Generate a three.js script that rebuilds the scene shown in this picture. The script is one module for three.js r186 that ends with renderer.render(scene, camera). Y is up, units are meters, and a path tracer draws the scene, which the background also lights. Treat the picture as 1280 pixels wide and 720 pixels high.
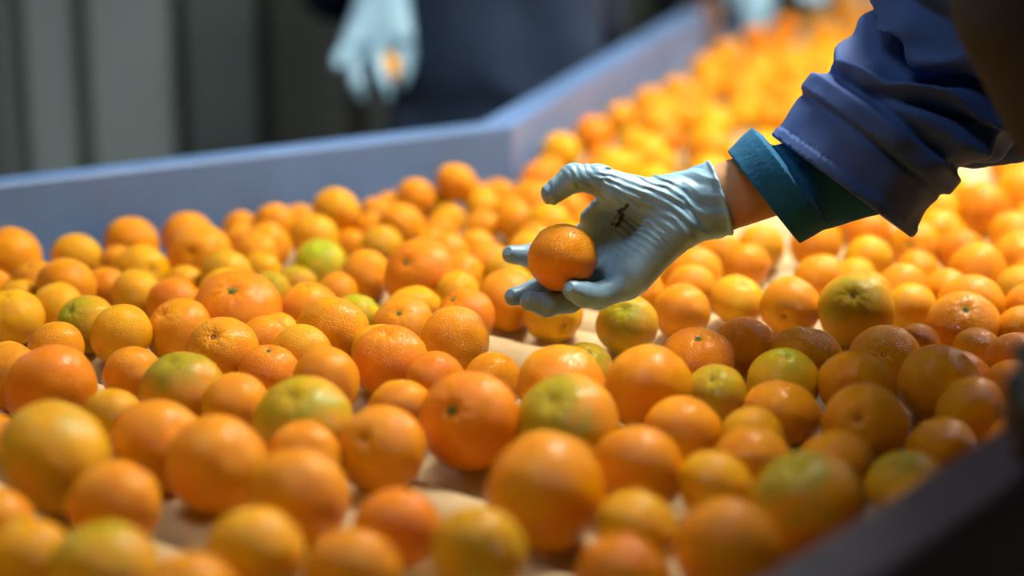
import * as THREE from 'three';
import { ImprovedNoise } from 'three/addons/math/ImprovedNoise.js';
import { mergeGeometries } from 'three/addons/utils/BufferGeometryUtils.js';
import { RoundedBoxGeometry } from 'three/addons/geometries/RoundedBoxGeometry.js';
import { RectAreaLightUniformsLib } from 'three/addons/lights/RectAreaLightUniformsLib.js';

// ------------------------------------------------------------------ camera, lights, exposure
const scene = new THREE.Scene();
const F_PX = 2400, PITCH = 13.8 * Math.PI / 180, EYE = new THREE.Vector3(0, 1.35, 0);
const camera = new THREE.PerspectiveCamera(2 * Math.atan(360 / F_PX) * 180 / Math.PI, 1280 / 720, 0.05, 60);
camera.position.copy(EYE);
camera.rotation.set(-PITCH, 0, 0);
camera.focus = 1.735;
camera.userData.fStop = 1.65;
camera.updateMatrixWorld(true);
const renderer = new THREE.WebGLRenderer({ antialias: true });
renderer.toneMapping = THREE.LinearToneMapping;
renderer.toneMappingExposure = 1.8;
renderer.shadowMap.enabled = true;
RectAreaLightUniformsLib.init();
// tube lamps over the sorting table: [x, y, z, heading of the tubes (radians), strength]
const LAMPS = [[0.66, 2.6, -2.15, 0.85, 78], [1.35, 2.6, -3.2, 0.85, 66], [2.1, 2.6, -4.2, 0.85, 32]];
const FILL_LAMPS = [[-2.9, 3.3, -3.75, 0.9], [-0.9, 3.7, -0.6, 2.4], [1.6, 3.7, -7.2, 2.0]];  // unseen fill lights, added to brighten panels, blue cloth and the back
const LAMP_COLOUR = new THREE.Color(1.0, 0.90, 0.72), FILL_COLOUR = new THREE.Color(0.42, 0.62, 1.0);  // the added fill is strongly blue, so it lifts mostly blue things

// ------------------------------------------------------------------ helpers
let seed = 12345;
const rnd = () => { seed = (seed * 1664525 + 1013904223) >>> 0; return seed / 4294967296; };
const rr = (a, b) => a + (b - a) * rnd();
const noise3 = new ImprovedNoise();
const N = (x, y, z) => noise3.noise(x, y, z);
const used = {};
const numbered = (n) => { const k = used[n] = (used[n] ?? -1) + 1; return k ? n + '_' + String(k).padStart(3, '0') : n; };
const V = (x, y, z) => new THREE.Vector3(x, y, z);
const fwd = V(0, -Math.sin(PITCH), -Math.cos(PITCH)), upv = V(0, Math.cos(PITCH), -Math.sin(PITCH));
// a point of the place measured in the photograph: where it is seen, and how far away it is
function at(px, py, depth) {
  return V(EYE.x, EYE.y, EYE.z).addScaledVector(fwd, depth).addScaledVector(V(1, 0, 0), (px - 640) / F_PX * depth).addScaledVector(upv, -(py - 360) / F_PX * depth);
}
function seen(p) {
  const d = p.clone().sub(EYE), z = d.dot(fwd);
  return [640 + F_PX * d.x / z, 360 - F_PX * d.dot(upv) / z, z];
}
function atHeight(px, py, y) {
  const d = at(px, py, 1).sub(EYE);
  return EYE.clone().addScaledVector(d, (y - EYE.y) / d.y);
}
function mat(rgb, rough = 0.6, more = {}) {
  return new THREE.MeshPhysicalMaterial({ color: new THREE.Color().setRGB(...rgb), roughness: rough, metalness: 0, ...more });
}
function mesh(name, geo, m, parent, data) {
  const o = new THREE.Mesh(geo, m);
  o.name = numbered(name); o.castShadow = o.receiveShadow = true;
  if (data) Object.assign(o.userData, data);
  (parent || scene).add(o);
  return o;
}
function thing(name, label, category, pos, group) {
  const g = new THREE.Group();
  g.name = numbered(name); g.position.copy(pos); scene.add(g);
  g.userData = { label, category };
  if (group) g.userData.group = group;
  return g;
}
function box(w, h, d, x, y, z, ry = 0) {
  const g = new THREE.BoxGeometry(w, h, d); g.rotateY(ry); g.translate(x, y, z); return g;
}
function rbox(w, h, d, x, y, z, ry = 0, r = 0.006) {
  const g = new RoundedBoxGeometry(w, h, d, 2, r); g.rotateY(ry); g.translate(x, y, z); return g;
}
function rod(a, b, r, seg = 14) {
  const d = b.clone().sub(a), g = new THREE.CylinderGeometry(r, r, d.length(), seg);
  g.applyQuaternion(new THREE.Quaternion().setFromUnitVectors(V(0, 1, 0), d.clone().normalize()));
  const c = a.clone().add(b).multiplyScalar(0.5); g.translate(c.x, c.y, c.z); return g;
}
// a closed outline [out, up] swept along a path of points; outward is to the left of the path when SIDE is 1
function sweep(path, profile, side = 1) {
  const n = path.length, pts = [];
  for (let i = 0; i < n; i++) {
    const a = path[Math.max(0, i - 1)], b = path[Math.min(n - 1, i + 1)];
    const t0 = path[i].clone().sub(a).setY(0), t1 = b.clone().sub(path[i]).setY(0);
    if (i === 0) t0.copy(t1); if (i === n - 1) t1.copy(t0);
    t0.normalize(); t1.normalize();
    const n0 = V(t0.z, 0, -t0.x), n1 = V(t1.z, 0, -t1.x), m = n0.clone().add(n1).normalize();
    const k = 1 / Math.max(0.3, m.dot(n0));
    pts.push(profile.map(([o, u]) => V(path[i].x + m.x * o * k * side, path[i].y + u, path[i].z + m.z * o * k * side)));
  }
  const pos = [], tri = (a, b, c) => { for (const p of side > 0 ? [a, b, c] : [a, c, b]) pos.push(p.x, p.y, p.z); };
  const L = profile.length;
  for (let i = 0; i < n - 1; i++) for (let j = 0; j < L; j++) {
    const a = pts[i][j], b = pts[i][(j + 1) % L], c = pts[i + 1][(j + 1) % L], d = pts[i + 1][j];
    tri(a, b, c); tri(a, c, d);
  }
  const flat = THREE.ShapeUtils.triangulateShape(profile.map(([o, u]) => new THREE.Vector2(o, u)), []);
  for (const [a, b, c] of flat) { tri(pts[0][a], pts[0][b], pts[0][c]); tri(pts[n - 1][a], pts[n - 1][c], pts[n - 1][b]); }
  const g = new THREE.BufferGeometry();
  g.setAttribute('position', new THREE.Float32BufferAttribute(pos, 3));
  const uv = []; for (let i = 0; i < pos.length; i += 3) uv.push(pos[i] * 0.7 - pos[i + 2] * 0.7, pos[i + 1]);
  g.setAttribute('uv', new THREE.Float32BufferAttribute(uv, 2));
  g.computeVertexNormals();
  return g;
}
function texture(size, fn, srgb, rep = 1) {
  const d = new Uint8Array(size * size * 4);
  for (let y = 0; y < size; y++) for (let x = 0; x < size; x++) {
    const c = fn(x / size, y / size), i = (y * size + x) * 4;
    d[i] = c[0] * 255; d[i + 1] = c[1] * 255; d[i + 2] = c[2] * 255; d[i + 3] = 255;
  }
  const t = new THREE.DataTexture(d, size, size);
  t.wrapS = t.wrapT = THREE.RepeatWrapping; t.magFilter = THREE.LinearFilter; t.minFilter = THREE.LinearMipmapLinearFilter; t.generateMipmaps = true;
  if (srgb) t.colorSpace = THREE.SRGBColorSpace;
  t.repeat.set(rep, rep); t.needsUpdate = true;
  return t;
}
const clamp = (x, a = 0, b = 1) => Math.min(b, Math.max(a, x));
const sstep = (a, b, x) => { const t = clamp((x - a) / (b - a)); return t * t * (3 - 2 * t); };

// ---- solids as distance fields: tapered capsules joined smoothly, meshed with surface nets
function cap(a, b, r0, r1 = r0) { return [a.x, a.y, a.z, b.x - a.x, b.y - a.y, b.z - a.z, r0, r1, 1 / Math.max(1e-9, a.distanceToSquared(b))]; }
function capD(c, x, y, z) {
  const px = x - c[0], py = y - c[1], pz = z - c[2];
  let h = (px * c[3] + py * c[4] + pz * c[5]) * c[8]; h = h < 0 ? 0 : h > 1 ? 1 : h;
  const dx = px - c[3] * h, dy = py - c[4] * h, dz = pz - c[5] * h;
  return Math.sqrt(dx * dx + dy * dy + dz * dz) - (c[6] + (c[7] - c[6]) * h);
}
const smin = (a, b, k) => { const h = Math.max(k - Math.abs(a - b), 0) / k; return Math.min(a, b) - h * h * k * 0.25; };
const join = (caps, k) => (x, y, z) => { let d = 1e3; for (const c of caps) d = smin(d, capD(c, x, y, z), k); return d; };
function solid(f, lo, hi, cell, colour) {
  const nx = Math.ceil((hi.x - lo.x) / cell) + 1, ny = Math.ceil((hi.y - lo.y) / cell) + 1, nz = Math.ceil((hi.z - lo.z) / cell) + 1;
  const g = new Float32Array(nx * ny * nz), id = (i, j, k) => (k * ny + j) * nx + i;
  // sample coarsely first so that empty space costs little
  for (let k = 0; k < nz; k++) for (let j = 0; j < ny; j++) for (let i = 0; i < nx;) {
    const d = f(lo.x + i * cell, lo.y + j * cell, lo.z + k * cell);
    const skip = Math.max(1, Math.min(nx - i, Math.floor((Math.abs(d) * 0.55 - cell * 2) / cell)));
    for (let s = 0; s < skip; s++) g[id(i + s, j, k)] = d;
    i += skip;
  }
  const vid = new Int32Array(nx * ny * nz).fill(-1), pos = [], idx = [];
  const E = [[0, 1], [0, 2], [0, 4], [1, 3], [1, 5], [2, 3], [2, 6], [3, 7], [4, 5], [4, 6], [5, 7], [6, 7]];
  const v = new Float32Array(8);
  for (let k = 0; k < nz - 1; k++) for (let j = 0; j < ny - 1; j++) for (let i = 0; i < nx - 1; i++) {
    let m = 0;
    for (let c = 0; c < 8; c++) { v[c] = g[id(i + (c & 1), j + ((c >> 1) & 1), k + (c >> 2))]; if (v[c] < 0) m |= 1 << c; }
    if (m === 0 || m === 255) continue;
    let sx = 0, sy = 0, sz = 0, n = 0;
    for (const [a, b] of E) {
      if (((m >> a) & 1) === ((m >> b) & 1)) continue;
      const t = v[a] / (v[a] - v[b]);
      sx += (a & 1) + ((b & 1) - (a & 1)) * t; sy += ((a >> 1) & 1) + (((b >> 1) & 1) - ((a >> 1) & 1)) * t; sz += (a >> 2) + ((b >> 2) - (a >> 2)) * t; n++;
    }
    vid[id(i, j, k)] = pos.length / 3;
    pos.push(lo.x + (i + sx / n) * cell, lo.y + (j + sy / n) * cell, lo.z + (k + sz / n) * cell);
  }
  const quad = (a, b, c, d, flip) => { if (a < 0 || b < 0 || c < 0 || d < 0) return; if (flip) idx.push(a, c, b, a, d, c); else idx.push(a, b, c, a, c, d); };
  for (let k = 0; k < nz - 1; k++) for (let j = 0; j < ny - 1; j++) for (let i = 0; i < nx - 1; i++) {
    const s = g[id(i, j, k)] < 0;
    if (j && k && s !== (g[id(i + 1, j, k)] < 0)) quad(vid[id(i, j - 1, k - 1)], vid[id(i, j, k - 1)], vid[id(i, j, k)], vid[id(i, j - 1, k)], !s);
    if (i && k && s !== (g[id(i, j + 1, k)] < 0)) quad(vid[id(i - 1, j, k - 1)], vid[id(i - 1, j, k)], vid[id(i, j, k)], vid[id(i, j, k - 1)], !s);
    if (i && j && s !== (g[id(i, j, k + 1)] < 0)) quad(vid[id(i - 1, j - 1, k)], vid[id(i, j - 1, k)], vid[id(i, j, k)], vid[id(i - 1, j, k)], !s);
  }
  const nor = [], uv = [], col = [], e = cell * 0.4;
  for (let q = 0; q < pos.length; q += 3) {
    const x = pos[q], y = pos[q + 1], z = pos[q + 2];
    const a = f(x + e, y, z) - f(x - e, y, z), b = f(x, y + e, z) - f(x, y - e, z), c = f(x, y, z + e) - f(x, y, z - e), l = Math.hypot(a, b, c) || 1;
    nor.push(a / l, b / l, c / l); uv.push(x + z * 0.6, y + z * 0.4);
    if (colour) col.push(...colour(x, y, z));
  }
  const o = new THREE.BufferGeometry();
  o.setAttribute('position', new THREE.Float32BufferAttribute(pos, 3));
  o.setAttribute('normal', new THREE.Float32BufferAttribute(nor, 3));
  o.setAttribute('uv', new THREE.Float32BufferAttribute(uv, 2));
  if (colour) o.setAttribute('color', new THREE.Float32BufferAttribute(col, 3));
  o.setIndex(idx);
  return o;
}
function bounds(pts, m) {
  const b = new THREE.Box3().setFromPoints(pts).expandByScalar(m); return [b.min, b.max];
}

// ------------------------------------------------------------------ materials
const patchy = texture(256, (u, v) => {
  const a = N(u * 6, v * 6, 1.5) * 0.5 + N(u * 17, v * 17, 7.3) * 0.3 + N(u * 60, v * 60, 2.2) * 0.2, k = clamp(0.86 + a * 0.3); return [k, k, k];
}, false);
const M = {
  floor: mat([0.10, 0.10, 0.095], 0.7, { map: patchy }),
  plaster: mat([0.20, 0.22, 0.185], 0.85),
  ceiling: mat([0.12, 0.125, 0.125], 0.9),
  sheet: mat([0.25, 0.33, 0.36], 0.55, { metalness: 0.1 }),
  shadedNearPaint: mat([0.115, 0.095, 0.11], 0.45, { map: patchy }),  // near wall: its shade is put into this darker colour
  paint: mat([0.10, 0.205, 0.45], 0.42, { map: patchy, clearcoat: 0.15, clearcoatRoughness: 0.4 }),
  roller: mat([0.60, 0.46, 0.26], 0.38, { map: patchy }),
  steel: mat([0.45, 0.45, 0.46], 0.35, { metalness: 0.9 }),
  rust: mat([0.13, 0.07, 0.045], 0.8),
  frame: mat([0.05, 0.07, 0.14], 0.5),
  lampWhite: mat([0.75, 0.75, 0.74], 0.4),
  tube: mat([0.9, 0.9, 0.9], 0.4, { emissive: new THREE.Color(1, 0.97, 0.93), emissiveIntensity: 6 }),
  stem: mat([0.12, 0.14, 0.012], 0.9), scar: mat([0.03, 0.022, 0.008], 0.85),
};

// ------------------------------------------------------------------ the hall
const S = { kind: 'structure' }, FLOOR = -0.12;
mesh('floor', box(11, 0.2, 13, 0.8, FLOOR - 0.1, -3.2), M.floor, null, S);
mesh('ceiling', box(11, 0.2, 13, 0.8, 4.1, -3.2), M.ceiling, null, S);
mesh('wall_back', box(11, 4.2, 0.2, 0.8, 1.95, -9.6), M.plaster, null, S);
mesh('wall_front', box(11, 4.2, 0.2, 0.8, 1.95, 3.2), M.plaster, null, S);
mesh('wall_left', box(0.2, 4.2, 12.6, -4.6, 1.95, -3.2), M.plaster, null, S);
mesh('wall_right', box(0.2, 4.2, 12.6, 6.2, 1.95, -3.2), M.plaster, null, S);
// partition of upright steel panels with deep grooves between them
{
  const wall = new THREE.Group(); wall.name = 'wall_partition'; wall.userData.kind = 'structure'; scene.add(wall);
  const zp = -4.35;
  mesh('backing', box(4.4, 4.1, 0.04, -2.25, 1.93, zp - 0.09), mat([0.05, 0.055, 0.05], 0.8), wall);
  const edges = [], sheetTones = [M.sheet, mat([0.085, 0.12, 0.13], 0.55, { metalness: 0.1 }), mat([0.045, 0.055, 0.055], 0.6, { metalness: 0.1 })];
  const D = 4.55;   // seen joints between the panels
  for (const px of [-330, -215, -115, -60, 11, 42, 119, 237, 340, 452, 560]) edges.push((px - 640) / F_PX * D);
  edges.unshift(-3.2, -2.95, -2.7, -2.45, -2.2); edges.sort((a, b) => a - b);
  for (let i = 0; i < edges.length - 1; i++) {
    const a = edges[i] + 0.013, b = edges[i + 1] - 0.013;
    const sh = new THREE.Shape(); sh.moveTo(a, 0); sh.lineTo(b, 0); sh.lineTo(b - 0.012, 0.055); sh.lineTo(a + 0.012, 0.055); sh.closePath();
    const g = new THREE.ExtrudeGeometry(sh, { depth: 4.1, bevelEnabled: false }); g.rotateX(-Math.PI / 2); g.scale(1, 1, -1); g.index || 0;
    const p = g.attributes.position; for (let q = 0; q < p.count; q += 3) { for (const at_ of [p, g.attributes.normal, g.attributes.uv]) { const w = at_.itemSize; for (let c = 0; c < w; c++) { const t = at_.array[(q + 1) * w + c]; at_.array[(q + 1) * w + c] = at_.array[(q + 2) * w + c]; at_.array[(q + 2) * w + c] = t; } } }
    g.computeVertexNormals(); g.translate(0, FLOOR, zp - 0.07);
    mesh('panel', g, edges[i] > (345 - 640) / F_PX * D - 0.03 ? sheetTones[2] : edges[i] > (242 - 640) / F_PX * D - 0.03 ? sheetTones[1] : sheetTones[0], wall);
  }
}

// ------------------------------------------------------------------ the roller conveyor
const TOP = 0.85, ROLL = 0.032, PITCH_ROLL = 0.072, HEAD = 41 * Math.PI / 180, RIM = 0.95;
const U2 = V(Math.sin(HEAD), 0, -Math.cos(HEAD)), W2 = V(-Math.cos(HEAD), 0, -Math.sin(HEAD));   // along the travel, and across it to the far side
const rise = (s) => 0;
const bend = atHeight(640, 157, RIM), farA = atHeight(0, 231, RIM), farB = atHeight(884, 12, RIM);
const farStart = farA.clone().add(farA.clone().sub(bend).multiplyScalar(1.1)); farStart.y = RIM;
const nearP = atHeight(971, 708, RIM), nearQ = atHeight(1280, 518, RIM), nearDir = nearQ.clone().sub(nearP).setY(0).normalize();
const nearStart = nearP.clone().addScaledVector(nearDir, -0.9), nearEnd = nearP.clone().addScaledVector(nearDir, 5.6);
const guardEnd = farB.clone().add(farB.clone().sub(bend).normalize().multiplyScalar(1.1));
const farPath = [farStart, bend, farB, guardEnd];
// signed room left beside a wall: positive inside the table
function roomFar(p) {
  const side = (a, b) => { const d = b.clone().sub(a).setY(0).normalize(), q = p.clone().sub(a); return q.x * -d.z + q.z * d.x; };
  return Math.max(side(farStart, bend), side(bend, farB));   // the table widens at the bend
}
function roomNear(p) { const q = p.clone().sub(nearP); return -(q.x * -nearDir.z + q.z * nearDir.x); }
const table = thing('roller_conveyor', 'sorting table of cream rollers between blue painted side walls', 'conveyor', V(0, 0, 0));
{
  const prof = (h) => [[0.0, -0.003], [0.0012, -0.001], [0.003, 0], [0.047, 0], [0.049, -0.001], [0.05, -0.003], [0.05, -0.03], [0.047, -0.03], [0.047, -0.004], [0.004, -0.004], [0.004, -h], [0, -h]];
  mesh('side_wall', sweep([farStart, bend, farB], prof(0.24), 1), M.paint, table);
  mesh('side_wall', sweep([nearStart, nearEnd], prof(0.24), -1), M.shadedNearPaint, table);
  const low = guardEnd.clone(); low.y -= 0.09; const lowA = farB.clone(); lowA.y -= 0.09;
  mesh('edge_guard', sweep([lowA, low], prof(0.1), 1), M.paint, table);
  const e = farB.clone(); mesh('end_bracket', rbox(0.06, 0.2, 0.05, e.x - 0.0, e.y - 0.085, e.z - 0.03, 0.2), M.rust, table);
  // rollers
  const cyl = new THREE.CylinderGeometry(ROLL, ROLL, 1, 36, 1); cyl.rotateZ(Math.PI / 2);
  const axle = new THREE.CylinderGeometry(0.007, 0.007, 1, 10); axle.rotateZ(Math.PI / 2);
  const turn = Math.atan2(-W2.z, W2.x);
  for (let k = -10; k <= 76; k++) {
    const s = k * PITCH_ROLL, c = U2.clone().multiplyScalar(s);
    let t0 = null, t1 = null;
    for (let t = -1.6; t < 3.2; t += 0.006) {
      const p = c.clone().addScaledVector(W2, t), inside = roomFar(p) > 0.012 && roomNear(p) > 0.012;
      if (inside && t0 === null) t0 = t; if (inside) t1 = t;
    }
    if (t0 === null || t1 - t0 < 0.2) continue;
    const m = c.clone().addScaledVector(W2, (t0 + t1) / 2); m.y = TOP - ROLL + rise(s);
    const r = mesh('roller', cyl, M.roller, table); r.position.copy(m); r.rotation.y = turn; r.scale.set(t1 - t0, 1, 1);
  }
  // carrying frame and legs under the walls
  const beam = (a, b, y) => { const p = a.clone(), q = b.clone(); p.y = q.y = y; return rod(p, q, 0.025, 10); };
  mesh('frame_beam', beam(farStart, bend, 0.64), M.frame, table); mesh('frame_beam', beam(bend, guardEnd, 0.66), M.frame, table); mesh('frame_beam', beam(nearStart, nearEnd, 0.64), M.frame, table);
  for (const [a, b, n] of [[farStart, bend, 4], [bend, guardEnd, 4], [nearStart, nearEnd, 6]]) for (let i = 0; i < n; i++) {
    const p = a.clone().lerp(b, (i + 0.5) / n); mesh('leg', box(0.05, 0.78, 0.05, p.x, 0.27, p.z, HEAD), M.frame, table);
  }
}

// ------------------------------------------------------------------ the lamps
LAMPS.forEach(([x, y, z, a, power], i) => {
  const t = thing('tube_lamp', ['white four-tube lamp hung nearest above the gloved hand', 'white four-tube lamp hung above the middle of the table', 'white four-tube lamp hung above the far end of the table'][i], 'lamp', V(x, y, z), 'tube lamps over the table');
  mesh('housing', rbox(0.66, 0.06, 0.34, 0, 0.05, 0), M.lampWhite, t);
  for (const q of [-1, 1]) { const g = rbox(0.66, 0.19, 0.006, 0, 0, 0, 0, 0.002); g.rotateX(-q * 0.35); g.translate(0, -0.05, q * 0.2); mesh('shade', g, M.lampWhite, t); const e = rbox(0.006, 0.17, 0.4, q * 0.35, -0.05, 0, 0, 0.002); mesh('end_plate', e, M.lampWhite, t); }  // side flaps added to keep sideways lamp light off the background
  for (const s of [-0.1, -0.033, 0.033, 0.1]) mesh('tube', rod(V(-0.3, 0, s), V(0.3, 0, s), 0.013), M.tube, t);
  for (const s of [-0.28, 0.28]) mesh('hanger', rod(V(s, 0.08, 0), V(s, 4.0 - y, 0), 0.006, 8), M.steel, t);
  t.rotation.y = a;
  const l = new THREE.RectAreaLight(LAMP_COLOUR, power, 0.6, 0.26); l.position.set(0, -0.02, 0); l.rotation.x = -Math.PI / 2; t.add(l);
});
FILL_LAMPS.forEach(([x, y, z, power], i) => {
  const t = thing('ceiling_lamp', ['flat hall lamp near the steel panel partition', 'flat hall lamp over the near side of the table', 'flat hall lamp by the back wall'][i], 'lamp', V(x, y, z), 'added fill lamps');
  mesh('housing', rbox(1.2, 0.08, 0.6, 0, 0.26, 0), M.lampWhite, t);
  mesh('diffuser', rbox(1.14, 0.03, 0.54, 0, 0.2, 0), M.tube, t);
  const l = new THREE.RectAreaLight(FILL_COLOUR, power, 1.1, 0.5); l.position.set(0, 0.17, 0); l.rotation.x = -Math.PI / 2; t.add(l);
});

// ------------------------------------------------------------------ oranges
const peelBump = (() => {
  const n = 512, h = new Float32Array(n * n).fill(0.75);
  for (let i = 0; i < 2600; i++) {
    const x = rnd() * n, y = rnd() * n, r = rr(2.2, 4.2), a = rr(0.2, 0.55);
    for (let dy = -9; dy <= 9; dy++) for (let dx = -9; dx <= 9; dx++) {
      const q = ((Math.floor(y) + dy + n) % n) * n + (Math.floor(x) + dx + n) % n, d = Math.hypot(dx, dy) / r;
      h[q] -= a * Math.exp(-d * d);
    }
  }
  return texture(n, (u, v) => { const k = clamp(h[Math.floor(v * n) * n + Math.floor(u * n)] + N(u * 40, v * 40, 3) * 0.1); return [k, k, k]; }, false);
})();
const KINDS = {   // low tone, high tone, patch tone, amount of patch at the stem, amount scattered
  o: [[0.74, 0.248, 0.0004], [0.80, 0.319, 0.0005], [0.52, 0.363, 0.0010], 0.10, 0.12],
  d: [[0.76, 0.205, 0.0005], [0.80, 0.262, 0.0006], [0.62, 0.286, 0.0010], 0.10, 0.05],
  y: [[0.76, 0.325, 0.0005], [0.80, 0.396, 0.0007], [0.52, 0.418, 0.0012], 0.18, 0.22],
  v: [[0.62, 0.297, 0.0006], [0.70, 0.363, 0.0008], [0.38, 0.341, 0.0012], 0.60, 0.50],
  g: [[0.72, 0.250, 0.0008], [0.74, 0.32, 0.001], [0.36, 0.29, 0.003], 0.95, 0.25],
  l: [[0.60, 0.420, 0.002], [0.68, 0.45, 0.003], [0.36, 0.42, 0.005], 0.85, 0.45],
};
function peelGeometry(kind, v, res) {
  const [lo, hi, patch, atStem, spread] = KINDS[kind];
  const g = new THREE.BoxGeometry(2, 2, 2, res, res, res), p = g.attributes.position, nr = g.attributes.normal, col = [];
  const o = v * 17.3 + kind.charCodeAt(0);
  const rad = (x, y, z) => {
    const th = Math.acos(clamp(y, -1, 1)), ph = Math.atan2(z, x);
    return 1 - 0.10 * Math.exp(-Math.pow(th / 0.16, 2)) + 0.012 * Math.exp(-Math.pow((th - 0.42) / 0.18, 2)) - 0.035 * Math.exp(-Math.pow((Math.PI - th) / 0.22, 2))
      + 0.010 * Math.cos(9 * ph + v) * Math.exp(-Math.pow((th - 0.25) / 0.22, 2)) * sstep(0.03, 0.2, th) + 0.035 * N(x * 1.1 + o, y * 1.1, z * 1.1) + 0.012 * N(x * 2.6, y * 2.6 + o, z * 2.6);
  };
  const T = Math.PI / 4, e = 0.01, A = V(), B = V();
  const surf = (x, y, z, out) => { const l = Math.hypot(x, y, z); x /= l; y /= l; z /= l; return out.set(x, y, z).multiplyScalar(rad(x, y, z)); };
  for (let i = 0; i < p.count; i++) {
    const w = V(Math.tan(p.getX(i) * T), Math.tan(p.getY(i) * T), Math.tan(p.getZ(i) * T)).normalize();
    const t = Math.abs(w.y) < 0.9 ? V(0, 1, 0).cross(w).normalize() : V(1, 0, 0).cross(w).normalize(), b = w.clone().cross(t);
    const c = surf(w.x, w.y, w.z, V());
    surf(w.x + t.x * e, w.y + t.y * e, w.z + t.z * e, A).sub(c); surf(w.x + b.x * e, w.y + b.y * e, w.z + b.z * e, B).sub(c);
    const n = A.cross(B).normalize();
    p.setXYZ(i, c.x, c.y, c.z); nr.setXYZ(i, n.x, n.y, n.z);
    const a = clamp(0.5 + 0.9 * N(w.x * 1.7 + o, w.y * 1.7, w.z * 1.7) + 0.35 * N(w.x * 6, w.y * 6 + o, w.z * 6));
    const th = Math.acos(clamp(w.y, -1, 1));
    let q = atStem * sstep(1.25, 0.35, th + 0.6 * N(w.x * 2, w.y * 2, w.z * 2 + o)) + spread * sstep(0.12, 0.55, N(w.x * 1.4, w.y * 1.4 + o * 2, w.z * 1.4)) + spread * 0.5 * sstep(0.3, 0.5, N(w.x * 5, w.y * 5 + o, w.z * 5 + 3));
    q = clamp(q);
    for (let k = 0; k < 3; k++) { const base = lo[k] + (hi[k] - lo[k]) * a; col.push(base + (patch[k] - base) * q); }
  }
  g.setAttribute('color', new THREE.Float32BufferAttribute(col, 3));
  return g;
}
const peelMat = new THREE.MeshPhysicalMaterial({ color: 0xffffff, vertexColors: true, roughness: 0.2, bumpMap: peelBump, bumpScale: 0.001, specularIntensity: 0.42 });
const peels = {};
const peel = (kind, v, res) => peels[kind + v + '_' + res] ??= peelGeometry(kind, v, res);
// the green button: a five-lobed star with a dry centre; the scar: a small dark crater
const buttonGeo = (() => {
  const sh = new THREE.Shape();
  for (let i = 0; i <= 40; i++) { const a = i / 40 * Math.PI * 2, r = 0.085 + 0.03 * Math.cos(5 * a); i ? sh.lineTo(Math.cos(a) * r, Math.sin(a) * r) : sh.moveTo(r, 0); }
  const g = new THREE.ExtrudeGeometry(sh, { depth: 0.02, bevelEnabled: true, bevelSize: 0.012, bevelThickness: 0.012, bevelSegments: 2 }); g.rotateX(-Math.PI / 2); g.translate(0, 0.905, 0);
  const c = new THREE.CylinderGeometry(0.035, 0.05, 0.05, 10).toNonIndexed(); c.translate(0, 0.955, 0);
  return mergeGeometries([g, c].map((q) => { q.deleteAttribute('uv'); return q; }));
})();
const scarGeo = (() => { const g = new THREE.LatheGeometry([[0, 0.895], [0.03, 0.9], [0.05, 0.925], [0.07, 0.93], [0.075, 0.91], [0.05, 0.88]].map(([a, b]) => new THREE.Vector2(a, b)), 14); return g; })();

const fruit = [];
// where it is seen, its half width there, peel, stem mark [where it is seen, button b or scar s], how flat, name for use in other labels, own label
function o(cx, cy, r, kind = 'o', more = {}) { fruit.push({ cx, cy, r, kind, ...more }); }
// by the far wall, from the near corner to the bend
o(14, 322, 37, 'o', { ref: 'the outermost orange by the wall', own: 'big orange at the outer end of the row along the grey wall' });
o(96, 322, 31, 'y'); o(44, 352, 27, 'o', { mark: [40, 332, 'b'] }); o(90, 356, 36); o(164, 304, 34, 'o', { ref: 'the broad orange standing against the wall', own: 'broad orange standing high against the far grey wall, apart from its neighbours' });
o(148, 331, 23); o(178, 340, 33, 'y', { mark: [195, 337, 's'] }); o(236, 298, 33); o(252, 320, 40, 'o', { mark: [247, 316, 's'] });
o(127, 366, 27); o(173, 371, 34, 'y'); o(231, 356, 23, 'y'); o(219, 383, 36, 'd', { ref: 'the pink-orange fruit', own: 'pinkish red-orange fruit wedged against the widest stem-buttoned orange' });
o(70, 386, 33, 'y'); o(25, 376, 27, 'y'); o(-8, 362, 22); o(18, 396, 38, 'y', { mark: [13, 366, 'n'] });
o(113, 407, 37, 'v', { mark: [97, 389, 's'], ref: 'the yellow-green orange with two dark pits', own: 'yellow-green orange with dark pitted stem scar on its shoulder, above a bare roller' });
o(157, 415, 38, 'y'); o(213, 420, 41, 'o', { mark: [194, 397, 's'], q: 0.84 }); o(69, 438, 36); o(10, 458, 32, 'y');
o(64, 486, 55, 'd', { q: 0.86, ref: 'the big blurred red-orange', own: 'big blurred red-orange fruit with no stem in sight, darkest red of the pile' });
o(166, 470, 36); o(229, 490, 52, 'g', { q: 0.9, mark: [218, 450, 'n'], ref: 'the large green-topped orange', own: 'large orange with a dull green cap, beside a small glossy orange' });
o(140, 522, 37, 'y');
o(296, 284, 22); o(302, 302, 20); o(343, 281, 27, 'o'); o(374, 277, 18); o(333, 309, 30); o(394, 298, 30, 'y'); o(424, 264, 30, 'y', { up: 0.02 });
o(400, 326, 31, 'l', { q: 0.76, mark: [400, 306, 'n'], ref: 'the blurred lime green orange', own: 'lime green orange, blurred, with a bright green crown, two rows behind the sharp ones' });
o(326, 339, 24, 'y'); o(283, 346, 33, 'v', { ref: 'the plain olive orange', own: 'plain olive-yellow orange behind the widest stem-buttoned orange' }); o(371, 352, 25, 'v', { q: 0.76 }); o(336, 366, 26, 'v', { mark: [336, 352, 'n'] }); o(422, 368, 27);
o(386, 387, 37, 'o', { q: 0.86, mark: [386, 354, 'b'] });
o(296, 388, 54, 'd', { q: 0.72, mark: [294, 358, 'b'], ref: 'the widest stem-buttoned orange', own: 'widest sharply focused red-orange, flat on top with a small green stem button' });
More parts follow.
